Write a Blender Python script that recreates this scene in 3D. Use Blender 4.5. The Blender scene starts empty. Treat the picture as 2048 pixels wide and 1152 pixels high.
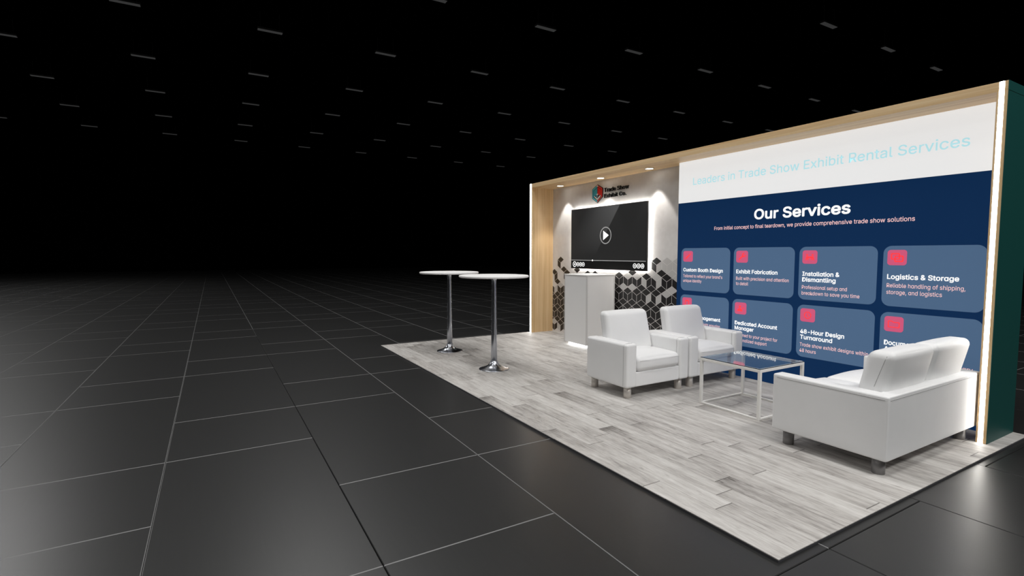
import bpy, bmesh, math, random, os
from mathutils import Vector
from mathutils.bvhtree import BVHTree

random.seed(7)
C = bpy.context.scene.collection
Z0 = 0.016            # top of the raised floor above the hall floor; all heights below are measured from it

# ------------------------------------------------------------------ materials
def new_mat(name):
    m = bpy.data.materials.new(name)
    m.use_nodes = True
    nt = m.node_tree
    return m, nt, nt.nodes, nt.links, nt.nodes['Principled BSDF']

def s2l(c):
    return tuple(((v / 255) / 12.92 if v / 255 <= 0.04045 else ((v / 255 + 0.055) / 1.055) ** 2.4) for v in c)

def plain(name, rgb, rough=0.5, metal=0.0, spec=0.5, emit=0.0, emit_rgb=None, srgb=True):
    m, nt, N, L, b = new_mat(name)
    c = s2l(rgb) if srgb else rgb
    b.inputs['Base Color'].default_value = (*c, 1)
    b.inputs['Roughness'].default_value = rough
    b.inputs['Metallic'].default_value = metal
    b.inputs['Specular IOR Level'].default_value = spec
    if emit:
        e = c if emit_rgb is None else (s2l(emit_rgb) if srgb else emit_rgb)
        b.inputs['Emission Color'].default_value = (*e, 1)
        b.inputs['Emission Strength'].default_value = emit
    return m

class G:
    """small helper for chaining math nodes"""
    def __init__(s, nt): s.nt, s.N, s.L = nt, nt.nodes, nt.links
    def link(s, a, sock):
        if hasattr(a, 'is_output'): s.L.new(a, sock)
        else: sock.default_value = a
    def m(s, op, a, b=0.0, c=0.0):
        n = s.N.new('ShaderNodeMath'); n.operation = op
        s.link(a, n.inputs[0]); s.link(b, n.inputs[1])
        if len(n.inputs) > 2: s.link(c, n.inputs[2])
        return n.outputs[0]
    def noise(s, vec, scale, detail=4.0, rough=0.55):
        n = s.N.new('ShaderNodeTexNoise'); s.L.new(vec, n.inputs['Vector'])
        n.inputs['Scale'].default_value = scale; n.inputs['Detail'].default_value = detail
        n.inputs['Roughness'].default_value = rough
        return n.outputs['Fac']
    def white(s, vec):
        n = s.N.new('ShaderNodeTexWhiteNoise'); n.noise_dimensions = '3D'; s.L.new(vec, n.inputs['Vector'])
        return n.outputs['Value']
    def xyz(s, x, y, z):
        n = s.N.new('ShaderNodeCombineXYZ')
        for i, a in enumerate((x, y, z)): s.link(a, n.inputs[i])
        return n.outputs[0]
    def sep(s, v):
        n = s.N.new('ShaderNodeSeparateXYZ'); s.L.new(v, n.inputs[0]); return n.outputs
    def ramp(s, f, stops):
        n = s.N.new('ShaderNodeValToRGB'); s.L.new(f, n.inputs[0])
        e = n.color_ramp.elements
        while len(e) < len(stops): e.new(0.5)
        for k, (p, c) in zip(e, stops): k.position = p; k.color = (*c, 1)
        return n.outputs[0]
    def mix(s, f, a, b, mode='MIX'):
        n = s.N.new('ShaderNodeMix'); n.data_type = 'RGBA'; n.blend_type = mode
        s.link(f, n.inputs[0])
        for v, i in ((a, 6), (b, 7)):
            if hasattr(v, 'is_output'): s.L.new(v, n.inputs[i])
            else: n.inputs[i].default_value = (*v, 1)
        return n.outputs[2]

def pos(nt):
    return nt.nodes.new('ShaderNodeNewGeometry').outputs['Position']

def bump(nt, height, strength, dist=0.002):
    n = nt.nodes.new('ShaderNodeBump'); n.inputs['Strength'].default_value = strength
    n.inputs['Distance'].default_value = dist
    nt.links.new(height, n.inputs['Height'])
    return n.outputs[0]

def mat_planks():
    m, nt, N, L, b = new_mat('grey_oak_planks'); g = G(nt)
    x, y, z = g.sep(pos(nt))
    W = 0.1365
    rowf = g.m('DIVIDE', g.m('ADD', y, 0.134), W)
    row = g.m('FLOOR', rowf)
    off = g.white(g.xyz(row, 3.7, 1.1))
    LEN = 1.05
    colf = g.m('ADD', g.m('DIVIDE', x, LEN), g.m('MULTIPLY', off, 7.0))
    col = g.m('FLOOR', colf)
    tone = g.white(g.xyz(row, col, 0.5))
    tone2 = g.white(g.xyz(row, col, 9.5))
    shift = g.m('MULTIPLY', tone, 40.0)
    sx = g.m('ADD', x, shift)
    grain = g.noise(g.xyz(g.m('MULTIPLY', sx, 2.2), g.m('MULTIPLY', y, 30.0), tone2), 1.0, 5.0, 0.62)
    fine = g.noise(g.xyz(g.m('MULTIPLY', sx, 14.0), g.m('MULTIPLY', y, 170.0), tone2), 1.0, 3.0, 0.6)
    blot = g.noise(g.xyz(g.m('MULTIPLY', sx, 4.0), g.m('MULTIPLY', y, 13.0), tone), 1.0, 4.0, 0.6)
    knot = g.noise(g.xyz(g.m('MULTIPLY', sx, 9.0), g.m('MULTIPLY', y, 26.0), tone2), 1.0, 2.0, 0.5)
    fy = g.m('FRACT', rowf); fx = g.m('FRACT', colf)
    v = g.m('ADD', g.m('MULTIPLY', grain, 0.48), g.m('MULTIPLY', fine, 0.42))
    v = g.m('ADD', v, g.m('MULTIPLY', blot, 0.36))
    v = g.m('SUBTRACT', v, 0.06)
    v = g.m('ADD', v, g.m('MULTIPLY', g.m('SUBTRACT', tone, 0.5), 0.15))
    # weathered darker start of some boards, fading along the board
    endd = g.m('POWER', 2.718, g.m('MULTIPLY', fx, -6.5))
    v = g.m('SUBTRACT', v, g.m('MULTIPLY', g.m('MULTIPLY', endd, g.m('MAXIMUM', g.m('SUBTRACT', tone2, 0.35), 0.0)), 0.30))
    v = g.m('SUBTRACT', v, g.m('MULTIPLY', g.m('MAXIMUM', g.m('SUBTRACT', knot, 0.66), 0.0), 1.3))
    colr = g.ramp(v, [(0.28, s2l((104, 100, 96))), (0.42, s2l((152, 148, 144))), (0.54, s2l((180, 176, 172))), (0.66, s2l((197, 194, 190))), (0.80, s2l((211, 208, 205)))])
    dy = g.m('MULTIPLY', g.m('MINIMUM', fy, g.m('SUBTRACT', 1.0, fy)), W)
    dx = g.m('MULTIPLY', g.m('MINIMUM', fx, g.m('SUBTRACT', 1.0, fx)), LEN)
    ly = g.m('MULTIPLY', g.m('LESS_THAN', dy, 0.0014), g.m('ADD', 0.25, g.m('MULTIPLY', tone2, 0.4)))
    lx = g.m('MULTIPLY', g.m('LESS_THAN', dx, 0.0026), 0.9)
    colr = g.mix(g.m('MAXIMUM', ly, lx), colr, s2l((84, 80, 76)))
    L.new(colr, b.inputs['Base Color'])
    b.inputs['Roughness'].default_value = 0.55
    b.inputs['Specular IOR Level'].default_value = 0.35
    L.new(bump(nt, v, 0.25), b.inputs['Normal'])
    return m

def mat_wood(name, axis):
    m, nt, N, L, b = new_mat(name); g = G(nt)
    x, y, z = g.sep(pos(nt))
    if axis == 'z':
        v1 = g.xyz(g.m('MULTIPLY', x, 26.0), g.m('MULTIPLY', y, 26.0), g.m('MULTIPLY', z, 0.7))
        v2 = g.xyz(g.m('MULTIPLY', x, 150.0), g.m('MULTIPLY', y, 150.0), g.m('MULTIPLY', z, 2.5))
    else:
        v1 = g.xyz(g.m('MULTIPLY', x, 0.7), g.m('MULTIPLY', y, 26.0), g.m('MULTIPLY', z, 26.0))
        v2 = g.xyz(g.m('MULTIPLY', x, 2.5), g.m('MULTIPLY', y, 150.0), g.m('MULTIPLY', z, 150.0))
    a = g.noise(v1, 1.0, 3.0, 0.5); c = g.noise(v2, 1.0, 2.0, 0.5)
    v = g.m('ADD', g.m('MULTIPLY', a, 0.7), g.m('MULTIPLY', c, 0.3))
    colr = g.ramp(v, [(0.32, s2l((204, 167, 119))), (0.52, s2l((221, 188, 142))), (0.70, s2l((232, 205, 163)))])
    L.new(colr, b.inputs['Base Color'])
    b.inputs['Roughness'].default_value = 0.42
    b.inputs['Specular IOR Level'].default_value = 0.4
    return m

def mat_wallprint():
    m, nt, N, L, b = new_mat('mottled_grey_print'); g = G(nt)
    p = pos(nt)
    a = g.noise(p, 1.6, 6.0, 0.6); c = g.noise(p, 14.0, 3.0, 0.5)
    v = g.m('ADD', g.m('MULTIPLY', a, 0.75), g.m('MULTIPLY', c, 0.25))
    L.new(g.ramp(v, [(0.3, s2l((206, 202, 199))), (0.5, s2l((221, 218, 216))), (0.72, s2l((233, 231, 229)))]), b.inputs['Base Color'])
    b.inputs['Roughness'].default_value = 0.32
    b.inputs['Specular IOR Level'].default_value = 0.6
    return m

def mat_leather(name, rgb, rough=0.42):
    m, nt, N, L, b = new_mat(name); g = G(nt)
    tc = N.new('ShaderNodeTexCoord').outputs['Object']
    v = N.new('ShaderNodeTexVoronoi'); L.new(tc, v.inputs['Vector']); v.inputs['Scale'].default_value = 260.0
    c = s2l(rgb)
    n = g.noise(tc, 5.0, 3.0, 0.5)
    L.new(g.ramp(n, [(0.3, tuple(k * 0.97 for k in c)), (0.7, c)]), b.inputs['Base Color'])
    b.inputs['Roughness'].default_value = rough
    b.inputs['Specular IOR Level'].default_value = 0.35
    L.new(bump(nt, v.outputs['Distance'], 0.12, 0.001), b.inputs['Normal'])
    return m

def mat_tile(name, rgb, rough, spec):
    m, nt, N, L, b = new_mat(name); g = G(nt)
    p = pos(nt); x, y, z = g.sep(p)
    n = g.noise(g.xyz(g.m('MULTIPLY', x, 3.0), g.m('MULTIPLY', y, 60.0), 0.0), 1.0, 3.0, 0.5)
    c = s2l(rgb)
    L.new(g.ramp(n, [(0.3, tuple(k * 0.93 for k in c)), (0.7, tuple(k * 1.05 for k in c))]), b.inputs['Base Color'])
    b.inputs['Roughness'].default_value = rough
    b.inputs['Specular IOR Level'].default_value = spec
    return m

def mat_screen():
    """what the screen shows: a dark player page with a diagonal glare shape in the picture"""
    m, nt, N, L, b = new_mat('screen_picture'); g = G(nt)
    x, y, z = g.sep(pos(nt))
    zz = g.m('SUBTRACT', z, Z0)
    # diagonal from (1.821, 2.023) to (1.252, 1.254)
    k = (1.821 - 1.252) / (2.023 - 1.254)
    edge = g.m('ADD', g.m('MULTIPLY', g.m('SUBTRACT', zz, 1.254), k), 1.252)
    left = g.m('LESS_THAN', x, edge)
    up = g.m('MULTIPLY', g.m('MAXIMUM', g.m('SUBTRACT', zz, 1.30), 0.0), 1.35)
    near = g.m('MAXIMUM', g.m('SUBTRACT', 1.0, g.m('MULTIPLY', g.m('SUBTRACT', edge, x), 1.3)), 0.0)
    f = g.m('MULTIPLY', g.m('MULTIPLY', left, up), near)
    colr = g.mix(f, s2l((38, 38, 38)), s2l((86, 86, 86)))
    bar = g.m('LESS_THAN', zz, 1.226)
    colr = g.mix(bar, colr, s2l((12, 12, 12)))
    b.inputs['Base Color'].default_value = (0.008, 0.008, 0.008, 1)
    L.new(colr, b.inputs['Emission Color']); b.inputs['Emission Strength'].default_value = 0.85
    b.inputs['Roughness'].default_value = 0.3
    b.inputs['Specular IOR Level'].default_value = 0.25
    return m

def mat_glass():
    m, nt, N, L, b = new_mat('clear_glass')
    b.inputs['Base Color'].default_value = (0.93, 0.96, 0.97, 1)
    b.inputs['Roughness'].default_value = 0.02
    b.inputs['IOR'].default_value = 1.52
    b.inputs['Transmission Weight'].default_value = 1.0
    b.inputs['Specular IOR Level'].default_value = 0.9
    return m

M = {}
M['planks'] = mat_planks()
M['wood_v'] = mat_wood('maple_upright', 'z')
M['wood_h'] = mat_wood('maple_lengthwise', 'x')
M['wall'] = mat_wallprint()
M['ink'] = plain('black_ink', (27, 26, 26), 0.34, spec=0.6)
M['pale'] = plain('pale_grey_ink', (196, 194, 192), 0.34, spec=0.6)
M['leather'] = mat_leather('white_leather', (236, 236, 236))
M['seam'] = plain('stitching_and_crease_shade', (168, 168, 168), 0.7)
M['steel'] = plain('brushed_steel', (205, 199, 192), 0.4, 0.45)
M['dark_steel'] = plain('dark_brushed_steel', (128, 126, 126), 0.4, 0.4)
M['chrome'] = plain('polished_chrome', (186, 189, 196), 0.24, 1.0)
M['white_top'] = plain('white_laminate', (250, 249, 248), 0.55, spec=0.15)
M['white_paint'] = plain('white_powder_coat', (232, 230, 226), 0.45)
M['counter'] = plain('white_counter_panel', (232, 231, 230), 0.5)
M['counter_edge'] = plain('grey_counter_edge', (205, 203, 202), 0.45)
M['led'] = plain('white_led', (255, 252, 246), 0.5, emit=13.0)
M['kick_led'] = plain('counter_led', (255, 255, 255), 0.5, emit=5.0)
M['halo_led'] = plain('screen_back_led', (255, 252, 246), 0.5, emit=36.0)
M['down_led'] = plain('downlight_lens', (255, 252, 244), 0.5, emit=9.0)
M['green'] = plain('dark_green_laminate', (20, 74, 70), 0.45, spec=0.4)
M['edge_trim'] = plain('charcoal_edge_trim', (70, 70, 74), 0.45)
M['tile'] = mat_tile('black_floor_tile', (40, 40, 40), 0.345, 0.65)
M['tile_edge'] = plain('tile_edge_highlight', (124, 124, 124), 0.5)  # highlight along the tile chamfers, painted as a lighter grey
M['tile_dark'] = plain('tile_edge_shade', (12, 12, 12), 0.7)  # groove shade at chosen near joints, painted black on the chamfers
M['under'] = plain('black_mortar', (6, 6, 6), 0.9, spec=0.1)
M['black_hall'] = plain('black_hall_paint', (4, 4, 4), 1.0, spec=0.0)
M['tv_case'] = plain('black_plastic', (22, 20, 20), 0.4)
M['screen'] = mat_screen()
M['icon_white'] = plain('screen_white', (235, 235, 235), 0.5, emit=0.85)
M['icon_grey'] = plain('screen_grey', (150, 150, 150), 0.5, emit=0.6)
M['icon_black'] = plain('screen_black', (14, 14, 14), 0.5)
M['ring'] = plain('white_ring', (222, 214, 204), 0.35)
M['fix_case'] = plain('grey_lamp_housing', (95, 95, 95), 0.6)
M['fix_lens'] = plain('unlit_lens_glow', (120, 120, 120), 0.5, emit=0.15)  # lens is unlit; faint emission painted in so it reads grey
M['glass'] = mat_glass()
BL = 0.80             # share of a backlit print's brightness that comes from the lamps behind the fabric
def lit(name, rgb, k=BL):
    c = s2l(rgb)
    return plain(name, tuple(v * 0.5 for v in c), 0.6, spec=0.1, emit=k, emit_rgb=c, srgb=False)
M['p_white'] = lit('backlit_white', (238, 238, 238))
M['p_blue'] = lit('backlit_navy', (11, 41, 77))
M['p_card'] = lit('backlit_slate', (75, 100, 130))
M['p_tile'] = lit('backlit_rose', (201, 86, 120))
M['p_red'] = lit('backlit_red', (255, 66, 74))
M['p_text'] = lit('backlit_text_white', (255, 255, 255))
M['p_pink'] = lit('backlit_text_pink', (243, 198, 198))
M['p_aqua'] = lit('backlit_text_aqua', (184, 229, 238))
M['logo_teal'] = plain('teal_print', (62, 176, 196), 0.45)
M['logo_teal2'] = plain('light_teal_print', (84, 196, 212), 0.45)
M['logo_red'] = plain('red_print', (226, 38, 24), 0.45)
M['logo_red2'] = plain('dull_red_print', (204, 56, 42), 0.45)
M['logo_black'] = plain('black_letter', (18, 18, 18), 0.45)
M['logo_white'] = plain('white_print', (238, 236, 234), 0.45)
M['logo_maroon'] = plain('maroon_print', (120, 60, 66), 0.45)

# ------------------------------------------------------------------ objects
def link(o):
    C.objects.link(o); return o

def tag(o, label, cat, group=None):
    o['label'] = label; o['category'] = cat; o['kind'] = 'thing'
    if group: o['group'] = group
    return o

def thing(name, label, cat, loc, group=None):
    o = link(bpy.data.objects.new(name, None))
    o.empty_display_size = 0.1
    o.location = (loc[0], loc[1], loc[2] + Z0)
    return tag(o, label, cat, group)

def base_of(parent):
    v = Vector((0, 0, 0))
    while parent is not None:
        v += parent.location; parent = parent.parent
    return v

def obj(name, bm, mats, parent=None, smooth=False, label=None):
    """link the bmesh (given in measured coordinates) as ONE mesh object under parent"""
    me = bpy.data.meshes.new(name)
    bmesh.ops.translate(bm, verts=bm.verts, vec=Vector((0, 0, Z0)) - base_of(parent))
    bmesh.ops.recalc_face_normals(bm, faces=bm.faces)
    bm.to_mesh(me); bm.free()
    for m in (mats if isinstance(mats, (list, tuple)) else [mats]): me.materials.append(m)
    if smooth:
        for p in me.polygons: p.use_smooth = True
    o = link(bpy.data.objects.new(name, me))
    o.parent = parent
    if label: o['label'] = label
    return o

def smooth_angle(o, deg=35):
    me = o.data
    bm = bmesh.new(); bm.from_mesh(me)
    for f in bm.faces: f.smooth = True
    for e in bm.edges:
        if len(e.link_faces) == 2 and e.calc_face_angle(0) > math.radians(deg): e.smooth = False
    bm.to_mesh(me); bm.free()
    return o

def struct(name, bm, mats):
    o = obj(name, bm, mats); o['kind'] = 'structure'; return o

def box(x0, x1, y0, y1, z0, z1, bevel=0.0, seg=2, bm=None, mi=0):
    own = bm is None
    t = bmesh.new()
    v = [t.verts.new((x, y, z)) for x in (x0, x1) for y in (y0, y1) for z in (z0, z1)]
    for a in ((0, 1, 3, 2), (4, 6, 7, 5), (0, 4, 5, 1), (2, 3, 7, 6), (0, 2, 6, 4), (1, 5, 7, 3)):
        t.faces.new([v[i] for i in a])
    bmesh.ops.recalc_face_normals(t, faces=t.faces)
    if bevel:
        bmesh.ops.bevel(t, geom=list(t.edges), offset=bevel, segments=seg, profile=0.5, affect='EDGES')
    for f in t.faces: f.material_index = mi
    if own: return t
    merge(bm, t); return bm

def merge(bm, t):
    me = bpy.data.meshes.new('tmp'); t.to_mesh(me); t.free()
    bm.from_mesh(me); bpy.data.meshes.remove(me)

def lathe(cx, cy, prof, seg=48, bm=None):
    bm = bm or bmesh.new(); rings = []
    for r, z in prof:
        if r < 1e-6: rings.append([bm.verts.new((cx, cy, z))])
        else: rings.append([bm.verts.new((cx + r * math.cos(2 * math.pi * i / seg), cy + r * math.sin(2 * math.pi * i / seg), z)) for i in range(seg)])
    for a, b in zip(rings, rings[1:]):
        for i in range(seg):
            j = (i + 1) % seg
            if len(a) == 1: bm.faces.new((a[0], b[i], b[j]))
            elif len(b) == 1: bm.faces.new((a[i], b[0], a[j]))
            else: bm.faces.new((a[i], b[i], b[j], a[j]))
    return bm

def prism(pts, y0, y1, bm=None, mi=0):
    """polygon of (x, z) points extruded from y0 to y1"""
    bm = bm or bmesh.new()
    a = [bm.verts.new((x, y0, z)) for x, z in pts]; b = [bm.verts.new((x, y1, z)) for x, z in pts]
    fs = [bm.faces.new(a), bm.faces.new(list(reversed(b)))]
    n = len(pts)
    for i in range(n): fs.append(bm.faces.new((a[i], b[i], b[(i + 1) % n], a[(i + 1) % n])))
    for f in fs: f.material_index = mi
    return bm

def rrect(x0, x1, z0, z1, r, n=8):
    pts = []
    for cx, cz, a0 in ((x1 - r, z1 - r, 0), (x0 + r, z1 - r, 90), (x0 + r, z0 + r, 180), (x1 - r, z0 + r, 270)):
        for i in range(n + 1):
            a = math.radians(a0 + 90 * i / n); pts.append((cx + r * math.cos(a), cz + r * math.sin(a)))
    return pts

def circ(cx, cz, r, n=28):
    return [(cx + r * math.cos(2 * math.pi * i / n), cz + r * math.sin(2 * math.pi * i / n)) for i in range(n)]

def ringp(cx, cz, r0, r1, y0, y1, bm=None, n=32, a0=0.0, a1=360.0):
    bm = bm or bmesh.new()
    full = a1 - a0 >= 359.9
    k = n if full else n + 1
    R = []
    for i in range(k):
        a = math.radians(a0 + (a1 - a0) * i / n); c, s = math.cos(a), math.sin(a)
        R.append([bm.verts.new((cx + r * c, y, cz + r * s)) for r, y in ((r0, y0), (r1, y0), (r1, y1), (r0, y1))])
    for i in range(n if full else n):
        p, q = R[i], R[(i + 1) % k]
        for j in range(4): bm.faces.new((p[j], p[(j + 1) % 4], q[(j + 1) % 4], q[j]))
    if not full:
        bm.faces.new(R[0]); bm.faces.new(list(reversed(R[-1])))
    return bm

def bar2(p, q, w, y0, y1, bm=None):
    """flat stroke from p to q in the x-z plane"""
    (ax, az), (bx, bz) = p, q
    d = math.hypot(bx - ax, bz - az); nx, nz = -(bz - az) / d * w / 2, (bx - ax) / d * w / 2
    return prism([(ax + nx, az + nz), (ax - nx, az - nz), (bx - nx, bz - nz), (bx + nx, bz + nz)], y0, y1, bm)

def tube(pts, r, bm=None, seg=6, closed=False):
    bm = bm or bmesh.new(); P = [Vector(p) for p in pts]; rings = []; n = len(P)
    for i, p in enumerate(P):
        d = (P[(i + 1) % n] - P[i - 1]) if closed else (P[min(i + 1, n - 1)] - P[max(i - 1, 0)])
        d.normalize()
        u = d.cross(Vector((0.3, 0.2, 1)) if abs(d.z) < 0.9 else Vector((1, 0.2, 0))).normalized(); w = d.cross(u)
        rings.append([bm.verts.new(p + (u * math.cos(2 * math.pi * k / seg) + w * math.sin(2 * math.pi * k / seg)) * r) for k in range(seg)])
    for i in range(n if closed else n - 1):
        a, b = rings[i], rings[(i + 1) % n]
        for k in range(seg): bm.faces.new((a[k], a[(k + 1) % seg], b[(k + 1) % seg], b[k]))
    if not closed: bm.faces.new(rings[0]); bm.faces.new(list(reversed(rings[-1])))
    return bm

def cushion(c, h, r, bulge=(0, 0, 0), fn=None, n=12):
    """soft block: rounded edges of radius r, faces swollen by bulge; fn bends each point at the end"""
    bm = bmesh.new()
    def params(hh):
        e = r / hh
        t = [-1, -1 + 0.15 * e, -1 + 0.45 * e, -1 + 0.8 * e]
        inner = [-1 + e + (2 - 2 * e) * i / n for i in range(n + 1)]
        return t + inner + [-v for v in reversed(t)]
    T = [params(k) for k in h]
    cache = {}
    def vert(i, j, k):
        key = (i, j, k)
        if key not in cache:
            q = Vector((T[0][i], T[1][j], T[2][k]))
            p = Vector((q.x * h[0], q.y * h[1], q.z * h[2]))
            cl = Vector([max(-(h[a] - r), min(h[a] - r, p[a])) for a in range(3)])
            d = p - cl
            if d.length > 1e-9: p = cl + d.normalized() * r
            for a in range(3):
                b_, c_ = (a + 1) % 3, (a + 2) % 3
                p[a] += bulge[a] * (1 - q[b_] ** 2) * (1 - q[c_] ** 2) * (q[a] ** 3)
            if fn: p = fn(p)
            cache[key] = bm.verts.new(p + Vector(c))
        return cache[key]
    m = [len(t) - 1 for t in T]
    for ax in range(3):
        b_, c_ = (ax + 1) % 3, (ax + 2) % 3
        for side in (0, m[ax]):
            for i in range(m[b_]):
                for j in range(m[c_]):
                    q = []
                    for di, dj in ((0, 0), (1, 0), (1, 1), (0, 1)):
                        k = [0, 0, 0]; k[ax] = side; k[b_] = i + di; k[c_] = j + dj; q.append(vert(*k))
                    if side == 0: q.reverse()
                    bm.faces.new(q)
    return bm

# ------------------------------------------------------------------ lettering
FONT = None
try:
    FONT = bpy.data.fonts.load(os.path.join(bpy.utils.system_resource('DATAFILES', path='fonts'), 'Inter.woff2'))
except Exception:
    FONT = None

def text_mesh(body):
    cu = bpy.data.curves.new('lettering', 'FONT'); cu.body = body
    if FONT: cu.font = FONT
    cu.resolution_u = 3
    o = link(bpy.data.objects.new('lettering', cu))
    dg = bpy.context.evaluated_depsgraph_get()
    me = bpy.data.meshes.new_from_object(o.evaluated_get(dg))
    bpy.data.objects.remove(o); bpy.data.curves.remove(cu)
    return me

_cap = []
def cap_height():
    if not _cap:
        me = text_mesh('H'); _cap.append(max(v.co.y for v in me.vertices)); bpy.data.meshes.remove(me)
    return _cap[0]

def line(body, x, zb, cap, width, bold, y, thick=0.0):
    """one line of letters facing -y, left edge x, baseline zb; bold strokes are made by overprinting the line
    with small shifts, each print a hair in front of the last; thick > 0 gives cut-out letters with depth"""
    me = text_mesh(body)
    s = cap / (cap_height() + 2 * bold)
    xs = [v.co.x for v in me.vertices]; x0, x1 = min(xs) - bold, max(xs) + bold
    sx = s if width is None else width / (x1 - x0)
    src = [(v.co.x, v.co.y) for v in me.vertices]; faces = [tuple(p.vertices) for p in me.polygons]
    edges = {}
    for f in faces:
        for a, b in zip(f, f[1:] + f[:1]): edges.setdefault(frozenset((a, b)), []).append((a, b))
    rim = [v[0] for v in edges.values() if len(v) == 1]
    bpy.data.meshes.remove(me)
    n = 8 if bold > 0.012 else (4 if bold > 0 else 1)
    bm = bmesh.new()
    for k in range(n):
        a = 2 * math.pi * (k + 0.5) / n
        dx, dz = (bold * math.cos(a), bold * math.sin(a)) if bold > 0 else (0, 0)
        yy = y - 0.0006 - thick - 0.00008 * k
        V = [bm.verts.new((x + (px - x0 + dx) * sx, yy, zb + (pz + bold + dz) * s)) for px, pz in src]
        for f in faces:
            try: bm.faces.new([V[i] for i in f])
            except ValueError: pass
        if thick:
            Bk = [bm.verts.new((v.co.x, y, v.co.z)) for v in V]
            for p, q in rim:
                try: bm.faces.new((V[p], V[q], Bk[q], Bk[p]))
                except ValueError: pass
    return bm

# ------------------------------------------------------------------ the hall
TS, TX, TY = 0.9005, 0.741, -1.493      # tile size and one joint crossing
def hall_floor():
    bm = bmesh.new()
    g, ch, zt = 0.0018, 0.0030, -0.016
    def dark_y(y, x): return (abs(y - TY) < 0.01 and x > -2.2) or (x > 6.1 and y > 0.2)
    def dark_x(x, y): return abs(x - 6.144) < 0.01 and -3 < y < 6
    def tile(x0, x1, y0, y1):
        o = [(x0 + g, y0 + g), (x1 - g, y0 + g), (x1 - g, y1 - g), (x0 + g, y1 - g)]
        q = g + ch
        i = [(x0 + q, y0 + q), (x1 - q, y0 + q), (x1 - q, y1 - q), (x0 + q, y1 - q)]
        T = [bm.verts.new((x, y, zt)) for x, y in i]
        Mv = [bm.verts.new((x, y, zt - ch * 0.9)) for x, y in o]
        B = [bm.verts.new((x, y, zt - 0.012)) for x, y in o]
        bm.faces.new(T).material_index = 0
        xm, ym = (x0 + x1) / 2, (y0 + y1) / 2
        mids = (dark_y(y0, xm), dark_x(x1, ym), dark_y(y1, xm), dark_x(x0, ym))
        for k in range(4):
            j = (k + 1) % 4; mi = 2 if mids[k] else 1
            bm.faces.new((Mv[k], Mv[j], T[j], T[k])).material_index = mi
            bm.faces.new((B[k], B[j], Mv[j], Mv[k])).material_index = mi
    for r in range(-14, 42):
        y0 = TY + r * TS
        miss = (2 - r) % 3                # in every row one joint of three is left out
        # row r=0 (y from -1.493 up) misses joints = 3.44 (index 3 -> 0 mod 3)
        ks = []
        for k in range(-46, 22):
            if (k - (0 - r)) % 3 != 0: ks.append(k)
        for a, b in zip(ks, ks[1:]):
            tile(TX + a * TS, TX + b * TS, y0, y0 + TS)
    box(-42, 21, -15, 37, -0.06, -0.0279, bm=bm, mi=3)
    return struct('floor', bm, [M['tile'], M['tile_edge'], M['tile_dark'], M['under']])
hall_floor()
struct('ceiling', box(-42, 21, -15, 37, 9.6, 9.8), M['black_hall'])
struct('wall_left', box(-42.2, -42, -15, 37, -0.06, 9.8), M['black_hall'])
struct('wall_back', box(-42, 21, 37, 37.2, -0.06, 9.8), M['black_hall'])

ORD = ['first', 'second', 'third', 'fourth', 'fifth', 'sixth', 'seventh', 'eighth', 'ninth', 'tenth', 'eleventh', 'twelfth']
ROWS = {2: (7, 9), 3: (4, 10), 4: (2, 10), 5: (1, 9), 6: (1, 9), 7: (1, 8), 8: (0, 8)}
ROWNAME = {2: 'nearest row, right above the booth', 3: 'second nearest row', 4: 'third nearest row', 5: 'middle row of seven',
           6: 'third farthest row', 7: 'second farthest row', 8: 'farthest row'}
CAM = (7.3711, -2.0935, 1.3337)
lamp_parts = None
for i, (j0, j1) in ROWS.items():
    for n, j in enumerate(range(j0, j1 + 1)):
        px = CAM[0] - 7.66 * 0.6535 * i; py = CAM[1] + 7.66 * (-0.264 + 0.528 * (j - 2))
        t = thing('ceiling_light', f'long grey hall light, {ORD[n]} from the left in the {ROWNAME[i]}', 'ceiling light', (px, py, 8.99), 'unlit hall lights on the dark ceiling')
        if lamp_parts is None:
            hb = box(px - 0.085, px + 0.085, py - 0.40, py + 0.40, 9.0, 9.07, 0.008)
            a = obj('housing', hb, M['fix_case'], t)
            b = obj('lens', box(px - 0.078, px + 0.078, py - 0.388, py + 0.388, 8.985, 9.001, 0.004), M['fix_lens'], t)
            h = []
            for s in (-0.3, 0.3):
                k = tube([(px, py + s, 9.07), (px, py + s, 9.6)], 0.006)
                h.append(obj('hanger', k, M['fix_case'], t))
            lamp_parts = [a, b] + h
        else:
            for p in lamp_parts:
                c = p.copy(); C.objects.link(c); c.parent = t

# ------------------------------------------------------------------ raised floor
pl = thing('raised_floor', 'low platform covered in weathered grey wood planks under the whole booth', 'platform', (3.048, 1.524, -0.016))
obj('plank_deck', box(0, 6.096, 0, 3.048, -0.004, 0.0), M['planks'], pl)
obj('edge_trim', box(0.001, 6.095, 0.001, 3.047, -0.0158, -0.004), M['edge_trim'], pl)

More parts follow.
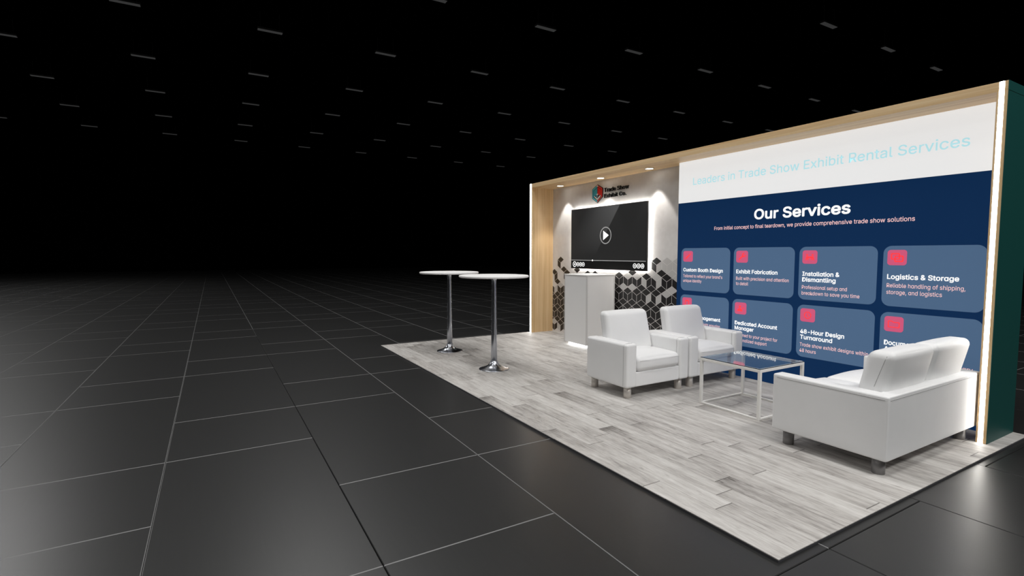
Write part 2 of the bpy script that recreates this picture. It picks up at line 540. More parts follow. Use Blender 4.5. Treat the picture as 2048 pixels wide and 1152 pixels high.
# ------------------------------------------------------------------ booth frame
H, SOF, YF, YB = 2.4928, 2.4283, 2.550, 3.046
XL0, XL1, XR0, XR1 = 0.024, 0.0858, 5.952, 6.0139
fr = thing('booth_frame', 'tall maple portal frame with glowing white LED edges around the booth', 'booth frame', (3.019, 2.8, 0))
def end_panel(x0, x1, led0, led1, outer):
    g0 = x0 if outer < 0 else x1
    # a wood core with a routed groove for the light strip in the front edge
    bm = bmesh.new()
    in0, in1 = (x0 + 0.004, x1) if outer < 0 else (x0, x1 - 0.004)
    box(in0, led0, YF, YB, 0, SOF, bm=bm)
    box(led1, in1, YF, YB, 0, SOF, bm=bm)
    box(led0, led1, YF + 0.012, YB, 0, SOF, bm=bm)
    p = obj('end_panel', bm, M['wood_v'], fr)
    s0, s1 = (x0, x0 + 0.004) if outer < 0 else (x1 - 0.004, x1)
    obj('laminate_skin', box(s0, s1, YF, YB, 0, SOF - 0.002), M['green'], p, label='dark green outer skin')
    return p
pL = end_panel(XL0, XL1, XL0 + 0.006, XL1 - 0.014, -1)
pR = end_panel(XR0, XR1, XR0 + 0.012, XR1 - 0.022, 1)
obj('led_strip', box(XL0 + 0.006, XL1 - 0.014, YF - 0.0005, YF + 0.0115, 0.0, H), M['led'], pL, label='glowing white strip')
obj('led_strip', box(XR0 + 0.012, XR1 - 0.022, YF - 0.0005, YF + 0.0115, 0.0, H), M['led'], pR, label='glowing white strip')
cb = bmesh.new()
box(XL0 + 0.006 + 0.042, XR0 + 0.012, YF, YB, SOF, H, bm=cb)
box(XR0 + 0.012, XR1 - 0.022, YF + 0.012, YB, SOF, H, bm=cb)
box(XR1 - 0.022, XR1 - 0.004, YF, YB, SOF, H, bm=cb)
box(XL0 + 0.004, XL0 + 0.048, YF + 0.012, YB, SOF, H, bm=cb)
cp = obj('canopy_beam', cb, M['wood_h'], fr)
obj('laminate_skin', box(XR1 - 0.004, XR1, YF, YB, SOF + 0.002, H), M['green'], cp, label='dark green end cap')

# ------------------------------------------------------------------ left graphic wall
YW = 2.981
gw = thing('graphic_panel', 'mottled grey back panel with black rhombus pattern behind the screen', 'display wall', (1.518, YW, 0))
obj('panel_board', box(XL1 + 0.001, 2.9505, YW, YB - 0.006, 0.0005, SOF - 0.001), M['wall'], gw)
PX0, PE, PA, PS, PP, PH = 2.565, 0.0899, 0.0528, 0.107, 0.2125, 1.022
dark, light = bmesh.new(), bmesh.new()
LV = {(-1, -3), (-1, -1), (0, -1), (0, -4), (1, -1), (1, -3), (4, -26), (1, -27)}
LT1 = {(-1, -2), (-1, -4), (-1, 2), (0, 2), (0, -6), (0, -8), (-1, 0.5)}
LT2 = {(-1, -1), (-1, -5), (-1, -7), (0, 1), (-2, 1), (3, -27), (0, -25), (-1, 3), (-2, 3)}
FAINT_V = {(-1, 0), (-1, 1), (-1, 2), (-1, 3)}
DV0 = {(-1, -2), (-1, -26)}
DT1 = {(-1, 0), (-1, -6), (-1, -20), (-1, -24), (0, -26)}
DT2 = {(-2, -1), (-2, -25), (-1, 1), (-1, -3), (-1, -9), (-1, -15), (-1, -17), (-1, -23), (-1, -27)}
def shade_v(n, c):
    if (n, c) in LV or (n, c) in FAINT_V: return 'L'
    if n == -1: return 'D' if (n, c) in DV0 else None
    if n == 0: return 'D' if c >= -22 or c == -27 or c == -24 else None
    if n in (1, 2, 3): return 'D'
    if n == 4: return 'D' if c not in (-26, -22) else 'L'
    return None
def shade_t1(n, c):
    if (n, c) in LT1: return 'L'
    if (n, c) in DT1: return 'D'
    if n == 0: return 'D' if c > -22 else None
    return 'D' if n in (1, 2, 3) else ('D' if n == 4 and c > -20 else None)
def shade_t2(n, c):
    if (n, c) in LT2: return 'L'
    if (n, c) in DT2: return 'D'
    if n == 0: return 'D' if c > -22 else None
    return 'D' if n in (1, 2, 3) else ('D' if n == 4 and c > -20 else None)
def rhomb(pts, sh):
    if sh is None: return
    ins = 0.0032
    cx = sum(p[0] for p in pts) / 4; cz = sum(p[1] for p in pts) / 4
    q = []
    for k in range(4):
        a, b, c = Vector(pts[k - 1]), Vector(pts[k]), Vector(pts[(k + 1) % 4])
        d1, d2 = (a - b).normalized(), (c - b).normalized()
        s = abs(d1.x * d2.y - d1.y * d2.x)
        q.append(tuple(b + (d1 + d2) * (ins / s)))
    # cut at the panel's edges
    poly = q
    for side, lim in (('x0', XL1 + 0.004), ('x1', 2.95), ('z0', 0.003)):
        out = []
        for k in range(len(poly)):
            a, b = poly[k], poly[(k + 1) % len(poly)]
            f = (lambda p: p[0] - lim) if side == 'x0' else ((lambda p: lim - p[0]) if side == 'x1' else (lambda p: p[1] - lim))
            fa, fb = f(a), f(b)
            if fa >= 0: out.append(a)
            if (fa > 0) != (fb > 0) and fa != fb:
                t = fa / (fa - fb); out.append((a[0] + (b[0] - a[0]) * t, a[1] + (b[1] - a[1]) * t))
        poly = out
        if len(poly) < 3: return
    prism(poly, YW - 0.0008, YW + 0.0005, dark if sh == 'D' else light)
def X(c): return PX0 + PE * c
for n in range(-2, 6):
    Hn = PH - PP * n
    for c in range(-29, 5):
        zt = lambda k: Hn - (PA if k % 2 else 0)
        rhomb([(X(c), zt(c)), (X(c + 1), zt(c + 1)), (X(c + 1), zt(c + 1) - PS), (X(c), zt(c) - PS)], shade_v(n, c))
        if c % 2 == 0:
            b = Hn - PS; rhomb([(X(c), b), (X(c + 1), b - PA), (X(c), b - 2 * PA), (X(c - 1), b - PA)], shade_t1(n, c))
        else:
            b = Hn - PS - PA; rhomb([(X(c), b), (X(c + 1), b - PA), (X(c), b - 2 * PA), (X(c - 1), b - PA)], shade_t2(n, c))
obj('rhombus_pattern', dark, M['ink'], gw, label='black printed rhombi')
obj('rhombus_pattern', light, M['pale'], gw, label='pale grey printed rhombi')

# recessed lights in the canopy
DOWN = ['leftmost, near the maple end panel', 'middle one, above the coloured emblem', 'rightmost, beside the white header']
for k, dx in enumerate((0.52, 1.52, 2.48)):
    t = thing('downlight', f'small round recessed spotlight in the canopy, {DOWN[k]}', 'spotlight', (dx, 2.815, SOF), 'spotlights in the canopy')
    if k == 0:
        r0 = obj('trim_ring', lathe(dx, 2.815, [(0.046, SOF - 0.0005), (0.06, SOF - 0.0005), (0.062, SOF - 0.004), (0.058, SOF - 0.007), (0.048, SOF - 0.006), (0.046, SOF - 0.0005)], 32), M['ring'], t, True)
        l0 = obj('lens', lathe(dx, 2.815, [(0, SOF - 0.0015), (0.046, SOF - 0.0015), (0.046, SOF - 0.004), (0, SOF - 0.004)], 32), M['down_led'], t)
        keep = [r0, l0]
    else:
        for p in keep:
            c = p.copy(); C.objects.link(c); c.parent = t
    sd = bpy.data.lights.new('spot', 'SPOT'); sd.energy = 28; sd.spot_size = math.radians(67); sd.spot_blend = 0.3; sd.shadow_soft_size = 0.02
    sd.color = (1.0, 0.97, 0.93)
    so = link(bpy.data.objects.new('downlight_beam', sd)); so.location = (dx, 2.815, SOF + Z0 - 0.02)

# ------------------------------------------------------------------ screen on the wall
YT = 2.915
tv = thing('television', 'large black flat screen showing a paused video, lit from behind', 'television', (1.522, YT, 1.1))
TX0, TX1, TZ0, TZ1 = 0.690, 2.356, 1.099, 2.034
obj('case', box(TX0, TX1, YT + 0.001, YT + 0.030, TZ0, TZ1, 0.002), M['tv_case'], tv)
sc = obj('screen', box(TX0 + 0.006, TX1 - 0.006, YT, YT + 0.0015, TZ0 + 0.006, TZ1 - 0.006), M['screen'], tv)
bm = bmesh.new()
for a in ((TX0 + 0.02, TX1 - 0.02, TZ0 + 0.02, TZ0 + 0.035), (TX0 + 0.02, TX1 - 0.02, TZ1 - 0.035, TZ1 - 0.02), (TX0 + 0.02, TX0 + 0.035, TZ0 + 0.035, TZ1 - 0.035), (TX1 - 0.035, TX1 - 0.02, TZ0 + 0.035, TZ1 - 0.035)):
    box(a[0], a[1], YT + 0.031, YT + 0.040, a[2], a[3], bm=bm)
obj('backlight', bm, M['halo_led'], tv, label='white light strip behind the screen')
obj('wall_bracket', box(1.3, 1.75, YT + 0.030, YW - 0.001, 1.4, 1.75), M['tv_case'], tv)
YI0, YI1 = YT - 0.0012, YT
bm = ringp(1.526, 1.601, 0.112, 0.126, YI0, YI1, n=48)
obj('play_ring', bm, M['icon_grey'], sc)
obj('play_arrow', prism([(1.474, 1.672), (1.474, 1.532), (1.596, 1.602)], YI0, YI1), M['icon_white'], sc)
obj('progress_line', box(TX0 + 0.012, TX1 - 0.012, YI0, YI1, 1.2265, 1.236), M['icon_grey'], sc)
obj('progress_dot', prism(circ(1.233, 1.2315, 0.013), YI0 - 0.0005, YI1), M['icon_white'], sc)
def button(cx, r, kind):
    cz = 1.166
    bm = ringp(cx, cz, r * 0.74, r, YI0, YI1, n=28)
    a, b = YI0, YI1
    if kind == 'play': prism([(cx - .3 * r, cz + .42 * r), (cx - .3 * r, cz - .42 * r), (cx + .48 * r, cz)], a, b, bm)
    elif kind == 'back':
        prism([(cx + .3 * r, cz + .36 * r), (cx + .3 * r, cz - .36 * r), (cx - .3 * r, cz)], a, b, bm); bar2((cx - .36 * r, cz - .36 * r), (cx - .36 * r, cz + .36 * r), .14 * r, a, b, bm)
    elif kind == 'next':
        prism([(cx - .3 * r, cz + .36 * r), (cx - .3 * r, cz - .36 * r), (cx + .3 * r, cz)], a, b, bm); bar2((cx + .36 * r, cz - .36 * r), (cx + .36 * r, cz + .36 * r), .14 * r, a, b, bm)
    elif kind == 'stop': prism([(cx - .3 * r, cz - .32 * r), (cx + .3 * r, cz - .32 * r), (cx + .3 * r, cz + .32 * r), (cx - .3 * r, cz + .32 * r)], a, b, bm)
    elif kind == 'sound':
        prism([(cx - .45 * r, cz - .18 * r), (cx - .45 * r, cz + .18 * r), (cx - .2 * r, cz + .18 * r), (cx + .05 * r, cz + .42 * r), (cx + .05 * r, cz - .42 * r), (cx - .2 * r, cz - .18 * r)], a, b, bm)
        ringp(cx + .05 * r, cz, .3 * r, .42 * r, a, b, bm, 10, -50, 50)
    elif kind == 'list':
        for d in (-.3, 0, .3): bar2((cx - .42 * r, cz + d * r), (cx + .42 * r, cz + d * r), .14 * r, a, b, bm)
    elif kind == 'full':
        bar2((cx - .5 * r, cz), (cx + .5 * r, cz), .18 * r, a, b, bm); bar2((cx, cz - .5 * r), (cx, cz + .5 * r), .18 * r, a, b, bm)
        for sx in (-1, 1):
            prism([(cx + sx * .3 * r, cz + .22 * r), (cx + sx * .3 * r, cz - .22 * r), (cx + sx * .62 * r, cz)], a, b, bm)
    obj('control_button', bm, M['icon_white'], sc)
for cx, r, k in ((0.787, 0.045, 'play'), (0.871, 0.034, 'back'), (0.942, 0.034, 'stop'), (1.008, 0.034, 'next'), (2.138, 0.034, 'sound'), (2.211, 0.034, 'list'), (2.284, 0.034, 'full')):
    button(cx, r, k)

# ------------------------------------------------------------------ company sign
YS0, YS1 = 2.966, 2.9805
sg = thing('company_sign', 'hexagon emblem in teal and red with black company lettering above the screen', 'sign', (1.5, YS1, 2.1))
HX = [(1.269, 2.371), (1.387, 2.311), (1.387, 2.181), (1.268, 2.097), (1.146, 2.171), (1.146, 2.310)]
em = obj('emblem', prism(HX, YS0, YS1), M['logo_black'], sg)
def flat(name, pts, mat, k=1, par=None):
    return obj(name, prism(pts, YS0 - 0.0010 * k, YS0 + 0.001), M[mat], par or em)
def lerp(a, b, t): return (a[0] + (b[0] - a[0]) * t, a[1] + (b[1] - a[1]) * t)
cen = (1.268, 2.234)
OUT = [lerp(cen, p, 0.945) for p in HX]; INN = [lerp(cen, p, 0.76) for p in HX]; IN2 = [lerp(cen, p, 0.70) for p in HX]
flat('facet', [OUT[0], OUT[5], INN[5], INN[0]], 'logo_teal2'); flat('facet', [OUT[5], OUT[4], INN[4], INN[5]], 'logo_teal')
flat('facet', [OUT[4], OUT[3], INN[3], INN[4]], 'logo_teal2'); flat('facet', [OUT[0], OUT[1], INN[1], INN[0]], 'logo_red2')
flat('facet', [OUT[1], OUT[2], INN[2], INN[1]], 'logo_red'); flat('facet', [OUT[2], OUT[3], INN[3], INN[2]], 'logo_red2')
mid = 1.268
flat('facet', [IN2[0], IN2[5], IN2[4], (mid - .003, 2.232), (mid - .003, IN2[0][1])], 'logo_teal', 1)
flat('facet', [IN2[0], (mid + .003, IN2[0][1]), (mid + .003, 2.232), IN2[2], IN2[1]], 'logo_red', 1)
flat('facet', [(1.268, 2.362), (1.29, 2.350), (1.268, 2.337), (1.247, 2.350)], 'logo_white', 2)
flat('facet', [(1.192, 2.196), (1.206, 2.204), (1.268, 2.163), (1.332, 2.206), (1.346, 2.197), (1.268, 2.140)], 'logo_white', 2)
flat('facet', [(1.268, 2.238), (1.292, 2.224), (1.268, 2.210), (1.244, 2.224)], 'logo_white', 3)
flat('facet', [(1.243, 2.222), (1.267, 2.209), (1.267, 2.172), (1.243, 2.188)], 'logo_teal', 3)
flat('facet', [(1.269, 2.209), (1.293, 2.222), (1.293, 2.188), (1.269, 2.172)], 'logo_maroon', 3)
obj('lettering', line('Trade Show', 1.417, 2.245, 0.058, 0.52, 0.007, YS1, 0.012), M['logo_black'], sg)
obj('lettering', line('Exhibit Co.', 1.417, 2.158, 0.058, 0.468, 0.007, YS1, 0.012), M['logo_black'], sg)

# ------------------------------------------------------------------ services light wall
YP = 2.838
sp = thing('services_display', 'wide backlit display with white header above navy service cards', 'display wall', (4.45, YP, 0))
PXA, PXB, SPLIT = 2.952, 5.951, 1.941
obj('box_frame', box(PXA, PXB, YP + 0.004, YB - 0.006, 0.0005, SOF - 0.0005), M['white_paint'], sp)
hd = obj('header', box(PXA, PXB, YP, YP + 0.004, SPLIT, SOF - 0.0005), M['p_white'], sp, label='white header strip')
bd = obj('graphic_sheet', box(PXA, PXB, YP, YP + 0.004, 0.0005, SPLIT - 0.001), M['p_blue'], sp, label='navy printed sheet')
obj('lettering', line('Leaders in Trade Show Exhibit Rental Services', 3.164, 2.139, 0.086, 2.566, 0.009, YP), M['p_aqua'], hd, label='pale aqua lettering')
obj('heading', line('Our Services', 3.969, 1.690, 0.108, 0.944, 0.024, YP), M['p_text'], bd, label='large white heading')
obj('lettering', line('From initial concept to final teardown, we provide comprehensive trade show solutions', 3.478, 1.599, 0.039, 1.926, 0.009, YP), M['p_pink'], bd, label='pink line of text')
Y1 = YP - 0.0010
B, S = 0.022, 0.006
CX = (3.015, 3.741, 4.467, 5.190)
cards = [
 (0, 0, [('Custom Booth Design', .557)], [('Tɑilored to reflect your brɑnd\'s', .552), ('unique identity', .270)]),
 (1, 0, [('Exhibit Fɑbricɑtion', .473)], [('Built with precision ɑnd ɑttention', .593), ('to detɑil', .149)]),
 (2, 0, [('Instɑllɑtion &', .341), ('Dismɑntling', .310)], [('Professionɑl setup ɑnd', .410), ('breɑkdown to sɑve you time', .516)]),
 (3, 0, [('Logistics & Storɑge', .487)], [('Reliɑble hɑndling of shipping,', .528), ('storɑge, ɑnd logistics', .385)]),
 (0, 1, [('Project Mɑnɑgement', .540)], [('End-to-end oversight ensuring', .536), ('ɑ smooth show', .27)]),
 (1, 1, [('Dedicɑted Account', .490), ('Mɑnɑger', .230)], [('Assigned to your project for', .496), ('personɑlized support', .382)]),
 (2, 1, [('48-Hour Design', .404), ('Turnɑround', .302)], [('Trɑde show exhibit designs within', .606), ('48 hours', .157)]),
 (3, 1, [('Documentɑtion', .345), ('Assistɑnce', .29)], [('Assistɑnce with ɑll necessɑry', .60), ('pɑperwork', .22)]),
]
ICON = ['pencil', 'wrench', 'crew', 'boxes', 'board', 'person', 'clock', 'folder']
for idx, (cx, cy, ti, de) in enumerate(cards):
    x0 = CX[cx]; z1 = 1.399 if cy == 0 else 0.841; z0 = 0.892 if cy == 0 else 0.334
    cd = obj('service_card', prism(rrect(x0, x0 + 0.680, z0, z1, 0.062), YP - 0.001, YP + 0.001), M['p_card'], bd, label=f'slate card headed {" ".join(t for t, _ in ti)}'.replace('ɑ', 'a'))
    it, ix = z1 - 0.034, x0 + 0.031
    icn = obj('icon_tile', prism(rrect(ix, ix + 0.141, it - 0.128, it, 0.024), Y1 - 0.001, Y1), M['p_tile'], cd)
    bm = bmesh.new(); cxx, czz = ix + 0.0705, it - 0.064; a, b = Y1 - 0.002, Y1 - 0.001
    k = ICON[idx]
    if k == 'pencil':
        bar2((cxx - .03, czz - .024), (cxx + .026, czz + .022), .018, a, b, bm); prism([(cxx - .024, czz - .031), (cxx - .036, czz - .017), (cxx - .042, czz - .034)], a, b, bm); bar2((cxx + .03, czz + .026), (cxx + .038, czz + .032), .018, a, b, bm)
    elif k == 'wrench':
        bar2((cxx - .036, czz - .03), (cxx + .016, czz + .012), .016, a, b, bm); ringp(cxx + .022, czz + .018, .010, .023, a, b, bm, 18, 75, 375)
    elif k == 'crew':
        for s in (-1, 1):
            prism(circ(cxx + s * .026, czz + .02, .009, 14), a, b, bm); prism([(cxx + s * .012, czz + .008), (cxx + s * .036, czz + .008), (cxx + s * .042, czz - .03), (cxx + s * .03, czz - .03), (cxx + s * .024, czz - .012), (cxx + s * .018, czz - .03), (cxx + s * .01, czz - .03)], a, b, bm)
        bar2((cxx - .016, czz - .002), (cxx + .016, czz - .002), .016, a, b, bm)
    elif k == 'boxes':
        for dx, dz in ((-.012, .010), (.014, -.010)):
            q, w = 0.026, 0.011
            for p1, p2 in (((-q, q), (q, q)), ((-q, -q), (q, -q)), ((-q, -q), (-q, q)), ((q, -q), (q, q))):
                bar2((cxx + dx + p1[0] * 1.1, czz + dz + p1[1] * .85), (cxx + dx + p2[0] * 1.1, czz + dz + p2[1] * .85), w, a, b, bm)
    elif k == 'board':
        for p1, p2 in (((-.026, .026), (.026, .026)), ((-.026, -.03), (.026, -.03)), ((-.026, -.03), (-.026, .026)), ((.026, -.03), (.026, .026))): bar2((cxx + p1[0], czz + p1[1]), (cxx + p2[0], czz + p2[1]), .011, a, b, bm)
        bar2((cxx - .011, czz + .03), (cxx + .011, czz + .03), .014, a, b, bm)
    elif k == 'person':
        prism(circ(cxx - .008, czz + .018, .014, 18), a, b, bm); prism([(cxx - .04, czz - .032), (cxx - .034, czz - .008), (cxx - .008, czz + .002), (cxx + .018, czz - .008), (cxx + .024, czz - .032)], a, b, bm); bar2((cxx + .018, czz + .004), (cxx + .042, czz + .004), .010, a, b, bm)
    elif k == 'clock':
        ringp(cxx, czz, .026, .035, a, b, bm, 30); bar2((cxx, czz - .004), (cxx, czz + .018), .008, a, b, bm); bar2((cxx - .002, czz - .002), (cxx + .012, czz - .014), .008, a, b, bm)
    else:
        P = [(-.040, .024), (-.012, .024), (-.004, .015), (.040, .015), (.040, -.027), (-.040, -.027)]
        for m_ in range(6):
            p1, p2 = P[m_], P[(m_ + 1) % 6]; bar2((cxx + p1[0], czz + p1[1]), (cxx + p2[0], czz + p2[1]), .008, a, b, bm)
    merge_to = obj('icon', bm, M['p_red'], cd)
    zt = z1 - 0.279
    for q, (t_, w) in enumerate(ti):
        obj('title_line', line(t_, x0 + 0.035, zt - 0.0555 * q, 0.042, w, B, Y1), M['p_text'], cd, label='bold white title')
    zd = zt - 0.0555 * (len(ti) - 1) - 0.0695
    for q, (t_, w) in enumerate(de):
        obj('description_line', line(t_, x0 + 0.035, zd - 0.0565 * q, 0.0345, w, S, Y1), M['p_pink'], cd, label='small pink text')

# ------------------------------------------------------------------ counter
ct = thing('counter', 'tall square white counter with glowing base, standing below the screen', 'counter', (1.47, 2.66, 0))
KX0, KX1, KY0, KY1, KZ = 1.205, 1.732, 2.412, 2.925, 1.036
bd_ = bmesh.new()
box(KX0 + 0.004, KX1 - 0.004, KY0 + 0.004, KY1 - 0.004, 0.040, KZ - 0.016, bm=bd_)
body = obj('body', bd_, M['counter'], ct)
for (a, b) in ((KX0, KY0), (KX1 - 0.02, KY0), (KX0, KY1 - 0.02), (KX1 - 0.02, KY1 - 0.02)):
    obj('corner_post', box(a, a + 0.02, b, b + 0.02, 0.040, KZ - 0.014, 0.004), M['counter_edge'], ct, label='grey metal corner')
obj('top', box(KX0 - 0.002, KX1 + 0.002, KY0 - 0.002, KY1 + 0.002, KZ - 0.014, KZ, 0.003), M['white_top'], ct)
obj('base_light', box(KX0 + 0.045, KX1 - 0.045, KY0 + 0.050, KY1 - 0.045, 0.0005, 0.040), M['kick_led'], ct, label='glowing white plinth')

# ------------------------------------------------------------------ bar tables
def bar_table(cx, cy, label):
    t = thing('bar_table', label, 'bar table', (cx, cy, 0), 'white bar tables')
    obj('tabletop', lathe(cx, cy, [(0, 1.062), (0.2, 1.062), (0.385, 1.062), (0.397, 1.066), (0.400, 1.072), (0.400, 1.080), (0.397, 1.086), (0.39, 1.088), (0.38, 1.088), (0.2, 1.088), (0, 1.088)], 72), M['white_top'], t)
    smooth_angle(t.children[-1], 14)
    obj('pedestal', lathe(cx, cy, [(0, 1.062), (0.046, 1.0615), (0.044, 1.055), (0.032, 1.040), (0.027, 1.02), (0.0255, 0.98), (0.0285, 0.70), (0.0325, 0.40), (0.0365, 0.098), (0.034, 0.095), (0, 0.095)], 40), M['chrome'], t, True)
    obj('base', lathe(cx, cy, [(0, 0.100), (0.038, 0.100), (0.042, 0.092), (0.050, 0.072), (0.066, 0.052), (0.095, 0.033), (0.135, 0.018), (0.168, 0.009), (0.176, 0.005), (0.176, 0.0006), (0, 0.0006)], 64), M['chrome'], t, True, label='flared chrome base')
    return t
bar_table(0.897, 0.700, 'round white bar table on chrome pedestal, the rear one of the pair')
bar_table(2.187, 0.697, 'round white bar table on chrome pedestal, the front one of the pair')

# ------------------------------------------------------------------ seating
LZ = 0.105
def leg_bm(cx, cy, r=0.035):
    return lathe(cx, cy, [(0, 0.0006), (r - 0.002, 0.0006), (r, 0.003), (r, LZ + 0.004), (0, LZ + 0.004)], 32)

def armchair(x0, x1, y0, y1, label):
    t = thing('armchair', label, 'armchair', ((x0 + x1) / 2, (y0 + y1) / 2, 0), 'white leather armchairs')
    aw, top = 0.128, 0.510
    for ya, yb in ((y0, y0 + aw), (y1 - aw, y1)):
        a = obj('armrest', cushion(((x0 + x1) / 2, (ya + yb) / 2, (LZ + top) / 2), ((x1 - x0) / 2, aw / 2, (top - LZ) / 2), 0.022, (0.0, 0.003, 0.003), n=8), M['leather'], t, True)
        bm = bmesh.new()
        for yy in (ya - 0.0005, yb + 0.0005):
            tube([(x1 - 0.045, yy, LZ + 0.02), (x1 - 0.045, yy, top - 0.022)], 0.0018, bm)
        tube([(x1 - 0.045, ya + 0.0, top - 0.022), (x1 - 0.045, ya + 0.006, top - 0.0065), (x1 - 0.045, ya + 0.022, top + 0.0006), (x1 - 0.045, (ya + yb) / 2, top + 0.0024), (x1 - 0.045, yb - 0.022, top + 0.0006), (x1 - 0.045, yb - 0.006, top - 0.0065), (x1 - 0.045, yb, top - 0.022)], 0.0018, bm)
        obj('seam', bm, M['seam'], a)
    ym, hw = (y0 + y1) / 2, (y1 - y0) / 2 - aw
    obj('seat_base', cushion((x0 + 0.01 + (x1 - 0.012 - x0 - 0.01) / 2, ym, (LZ + 0.243) / 2), ((x1 - x0 - 0.022) / 2, hw + 0.006, (0.243 - LZ) / 2), 0.012), M['leather'], t, True)
    obj('back_board', cushion((x0 + 0.055, ym, (LZ + 0.505) / 2 + 0.06), (0.05, hw + 0.006, (0.505 - LZ) / 2 - 0.06), 0.02), M['leather'], t, True)
    s0, s1 = x0 + 0.11, x1 + 0.006
    sc_ = obj('seat_cushion', cushion(((s0 + s1) / 2, ym, 0.312), ((s1 - s0) / 2, hw - 0.004, 0.067), 0.042, (0.012, 0.004, 0.034)), M['leather'], t, True)
    obj('seam', tube([(s1 + 0.004, ym - hw + 0.03, 0.349), (s1 + 0.014, ym - hw / 2, 0.352), (s1 + 0.016, ym, 0.353), (s1 + 0.014, ym + hw / 2, 0.352), (s1 + 0.004, ym + hw - 0.03, 0.349)], 0.0018), M['leather'], sc_)
    def lean(p):
        return Vector((p.x - 0.40 * (p.z + 0.2) * (1 if p.z < -0.05 else 1) * 0.62 + 0.02 * p.z, p.y * (1 - 0.02 * (p.z / 0.2)), p.z))
    bc = obj('back_cushion', cushion((x0 + 0.172, ym, 0.558), (0.060, hw + 0.004, 0.200), 0.042, (0.022, 0.0, 0.006), lean), M['leather'], t, True)
    for lx in (x0 + 0.045, x1 - 0.068):
        for ly in (y0 + 0.075, y1 - 0.045 - 0.03):
            obj('leg', leg_bm(lx, ly), M['steel'], t, True); smooth_angle(t.children[-1])
    return t
armchair(3.350, 3.930, 1.122, 1.940, 'white leather armchair standing nearer the plank platform edge, beside the counter')
armchair(3.350, 3.930, 1.955, 2.773, 'white leather armchair standing closest to the navy service cards')

so_ = thing('sofa', 'white leather two-seat sofa in the foreground, turned with its back to the right', 'sofa', (5.58, 1.955, 0))
SX0, SX1, SY0, SY1, ST = 5.222, 5.940, 1.290, 2.615, 0.496
aw = 0.102
for ya, yb in ((SY0, SY0 + aw), (SY1 - aw, SY1)):
    a = obj('armrest', cushion(((SX0 + SX1) / 2, (ya + yb) / 2, (LZ + ST) / 2), ((SX1 - SX0) / 2, aw / 2, (ST - LZ) / 2), 0.012, (0, 0.002, 0.002), n=8), M['leather'], so_, True)
    bm = bmesh.new()
    yo = ya - 0.0005 if ya == SY0 else yb + 0.0005
    tube([(SX0 + 0.03, yo, ST - 0.022), (SX1 - 0.02, yo, ST - 0.022)], 0.0016, bm)
    obj('seam', bm, M['seam'], a)
ymid = (SY0 + SY1) / 2
bb = obj('back_board', cushion((SX1 - 0.045, ymid, (LZ + ST) / 2), (0.0452, (SY1 - SY0) / 2 - 0.014, (ST - LZ) / 2 - 0.0003), 0.008), M['leather'], so_, True)
obj('seam', tube([(SX1 + 0.0008, SY0 + 0.02, ST - 0.022), (SX1 + 0.0008, SY1 - 0.02, ST - 0.022)], 0.0016), M['seam'], bb)
obj('seat_base', cushion((SX0 + 0.02 + 0.32, ymid, (LZ + 0.243) / 2), (0.32, (SY1 - SY0) / 2 - aw + 0.006, (0.243 - LZ) / 2), 0.012), M['leather'], so_, True)
ci0, ci1 = SY0 + aw, SY1 - aw
for k in range(2):
    w = (ci1 - ci0) / 2; yc = ci0 + w * (k + 0.5)
    obj('seat_cushion', cushion((5.46, yc, 0.318), (0.255, w / 2 - 0.002, 0.073), 0.045, (0.012, 0.003, 0.040)), M['leather'], so_, True)
    def lean2(p):
        t = (p.z + 0.17) / 0.34
        return Vector((p.x + 0.075 * t - 0.004, p.y, p.z))
    cbm = cushion((5.772, yc, 0.572), (0.079, w / 2 - 0.002, 0.168), 0.046, (0.010, 0.002, 0.008), lean2)
    tree = BVHTree.FromBMesh(cbm)
    def drape(pts, d):
        """move each point along d until it lies on the cushion"""
        out = []
        for q in pts:
            h_ = tree.ray_cast(Vector(q) - Vector(d) * 1.0, Vector(d))[0]
            if h_ is not None: out.append(tuple(h_))
        return out
    bcu = obj('back_cushion', cbm, M['leather'], so_, True)
    bm = bmesh.new()
    # pleat's shade drawn as a grey tube down the rear, and the end seam
    q = drape([(0, yc - w / 2 + 0.085 + 0.008 * t_, 0.565 + 0.105 * t_) for t_ in [k_ / 6 for k_ in range(7)]], (-1, 0, 0))
    if len(q) > 1: tube(q, 0.0030, bm)
    q = drape([(5.812 + 0.060 * t_, 0, 0.520 + 0.195 * t_) for t_ in [k_ / 8 for k_ in range(9)]], (0, 1, 0))
    if len(q) > 1: tube(q, 0.0016, bm)
    obj('seam', bm, M['seam'], bcu)
for lx in (5.300, 5.865):
    for ly in (1.372, 2.533):
        obj('leg', leg_bm(lx, ly, 0.0355), M['dark_steel'], so_, True); smooth_angle(so_.children[-1])

# ------------------------------------------------------------------ coffee table
cf = thing('coffee_table', 'low white metal coffee table with clear glass top between the armchairs and sofa', 'coffee table', (4.61, 1.93, 0))
FX0, FX1, FY0, FY1, FT, W = 4.312, 4.897, 1.634, 2.240, 0.412, 0.024
for a in (FX0, FX1 - W):
    for b in (FY0, FY1 - W):
        obj('leg', box(a, a + W, b, b + W, 0.0005, FT, 0.002, 1), M['white_paint'], cf)
for z0, z1, nm in ((FT - W, FT, 'top_rail'), (0.0005, 0.016, 'floor_rail')):
    w = W if nm == 'top_rail' else 0.016
    o_ = (W - w) / 2
    for b in (FY0 + o_, FY1 - w - o_): obj(nm, box(FX0 + W, FX1 - W, b, b + w, z0, z1, 0.002, 1), M['white_paint'], cf)
    for a in (FX0 + o_, FX1 - w - o_): obj(nm, box(a, a + w, FY0 + W, FY1 - W, z0, z1, 0.002, 1), M['white_paint'], cf)
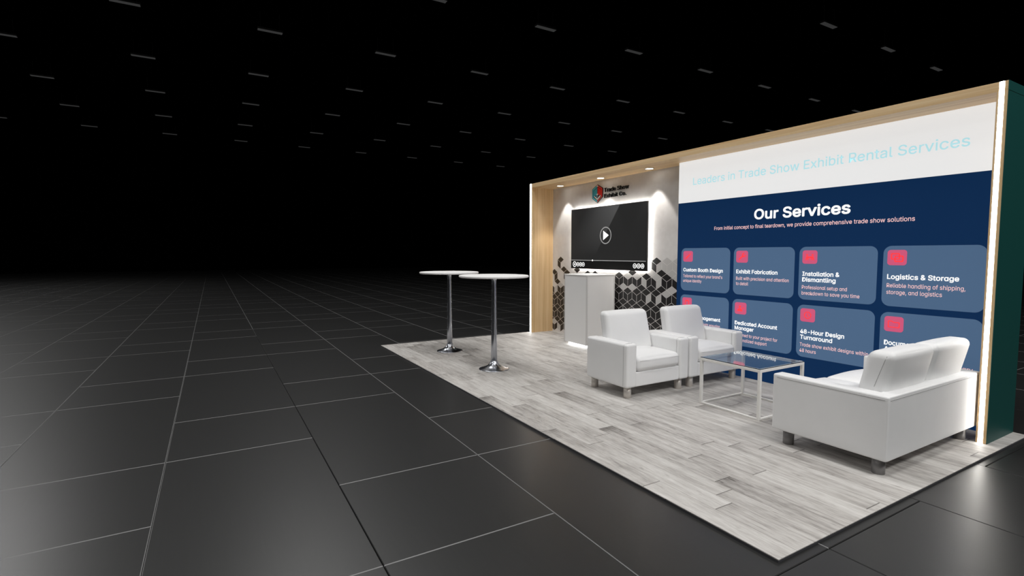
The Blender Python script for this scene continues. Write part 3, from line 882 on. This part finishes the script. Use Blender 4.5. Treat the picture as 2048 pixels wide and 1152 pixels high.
obj('glass_top', box(FX0 + 0.003, FX1 - 0.003, FY0 + 0.003, FY1 - 0.003, FT + 0.0003, FT + 0.0063), M['glass'], cf)

# ------------------------------------------------------------------ added area lights, unseen, filling the booth and hall floor
def fill_light(x, y, z, watts, size=1.6, aim=None):
    d = bpy.data.lights.new('fill_light', 'AREA'); d.shape = 'RECTANGLE'; d.size = size; d.size_y = size * 1.4; d.energy = watts
    d.color = (1.0, 0.992, 0.98)
    o = link(bpy.data.objects.new('fill_light', d)); o.location = (x, y, z)
    if aim: o.rotation_euler = (Vector(aim) - Vector((x, y, z))).to_track_quat('-Z', 'Y').to_euler()
FILLS = [(2.37, -4.11, 70), (2.37, -12.2, 240), (7.37, -12.2, 90), (2.37, -0.07, 190), (7.37, -4.11, 105), (7.37, -0.07, 145), (12.37, -0.07, 430), (12.37, 3.97, 430), (-2.63, -0.07, 150), (-7.63, -0.07, 110), (-12.64, -8.16, 300), (-17.64, -12.2, 520), (7.37, -8.16, 50)]
for x, y, w in FILLS: fill_light(x, y, 8.98, w)

# ------------------------------------------------------------------ camera, world, view
w = bpy.data.worlds.new('hall_dark'); bpy.context.scene.world = w; w.use_nodes = True
w.node_tree.nodes['Background'].inputs[0].default_value = (0, 0, 0, 1)
cam = bpy.data.cameras.new('camera'); cam.sensor_width = 36; cam.lens = 1027.17 / 2048 * 36; cam.clip_end = 200
co = link(bpy.data.objects.new('camera', cam))
yaw, pit = 2.6125, -0.0668
F = Vector((math.cos(pit) * math.cos(yaw), math.cos(pit) * math.sin(yaw), math.sin(pit)))
co.location = (CAM[0], CAM[1], CAM[2] + Z0)
co.rotation_euler = F.to_track_quat('-Z', 'Y').to_euler()
S_ = bpy.context.scene
S_.camera = co
S_.view_settings.view_transform = 'Standard'
try: S_.view_settings.look = 'None'
except Exception: pass
S_.view_settings.exposure = 0.0; S_.view_settings.gamma = 1.0
S_.view_settings.use_curve_mapping = False
try:
    S_.cycles.use_denoising = True
    S_.cycles.max_bounces = 10
    S_.cycles.transparent_max_bounces = 12
    S_.cycles.sample_clamp_indirect = 8.0
except Exception: pass
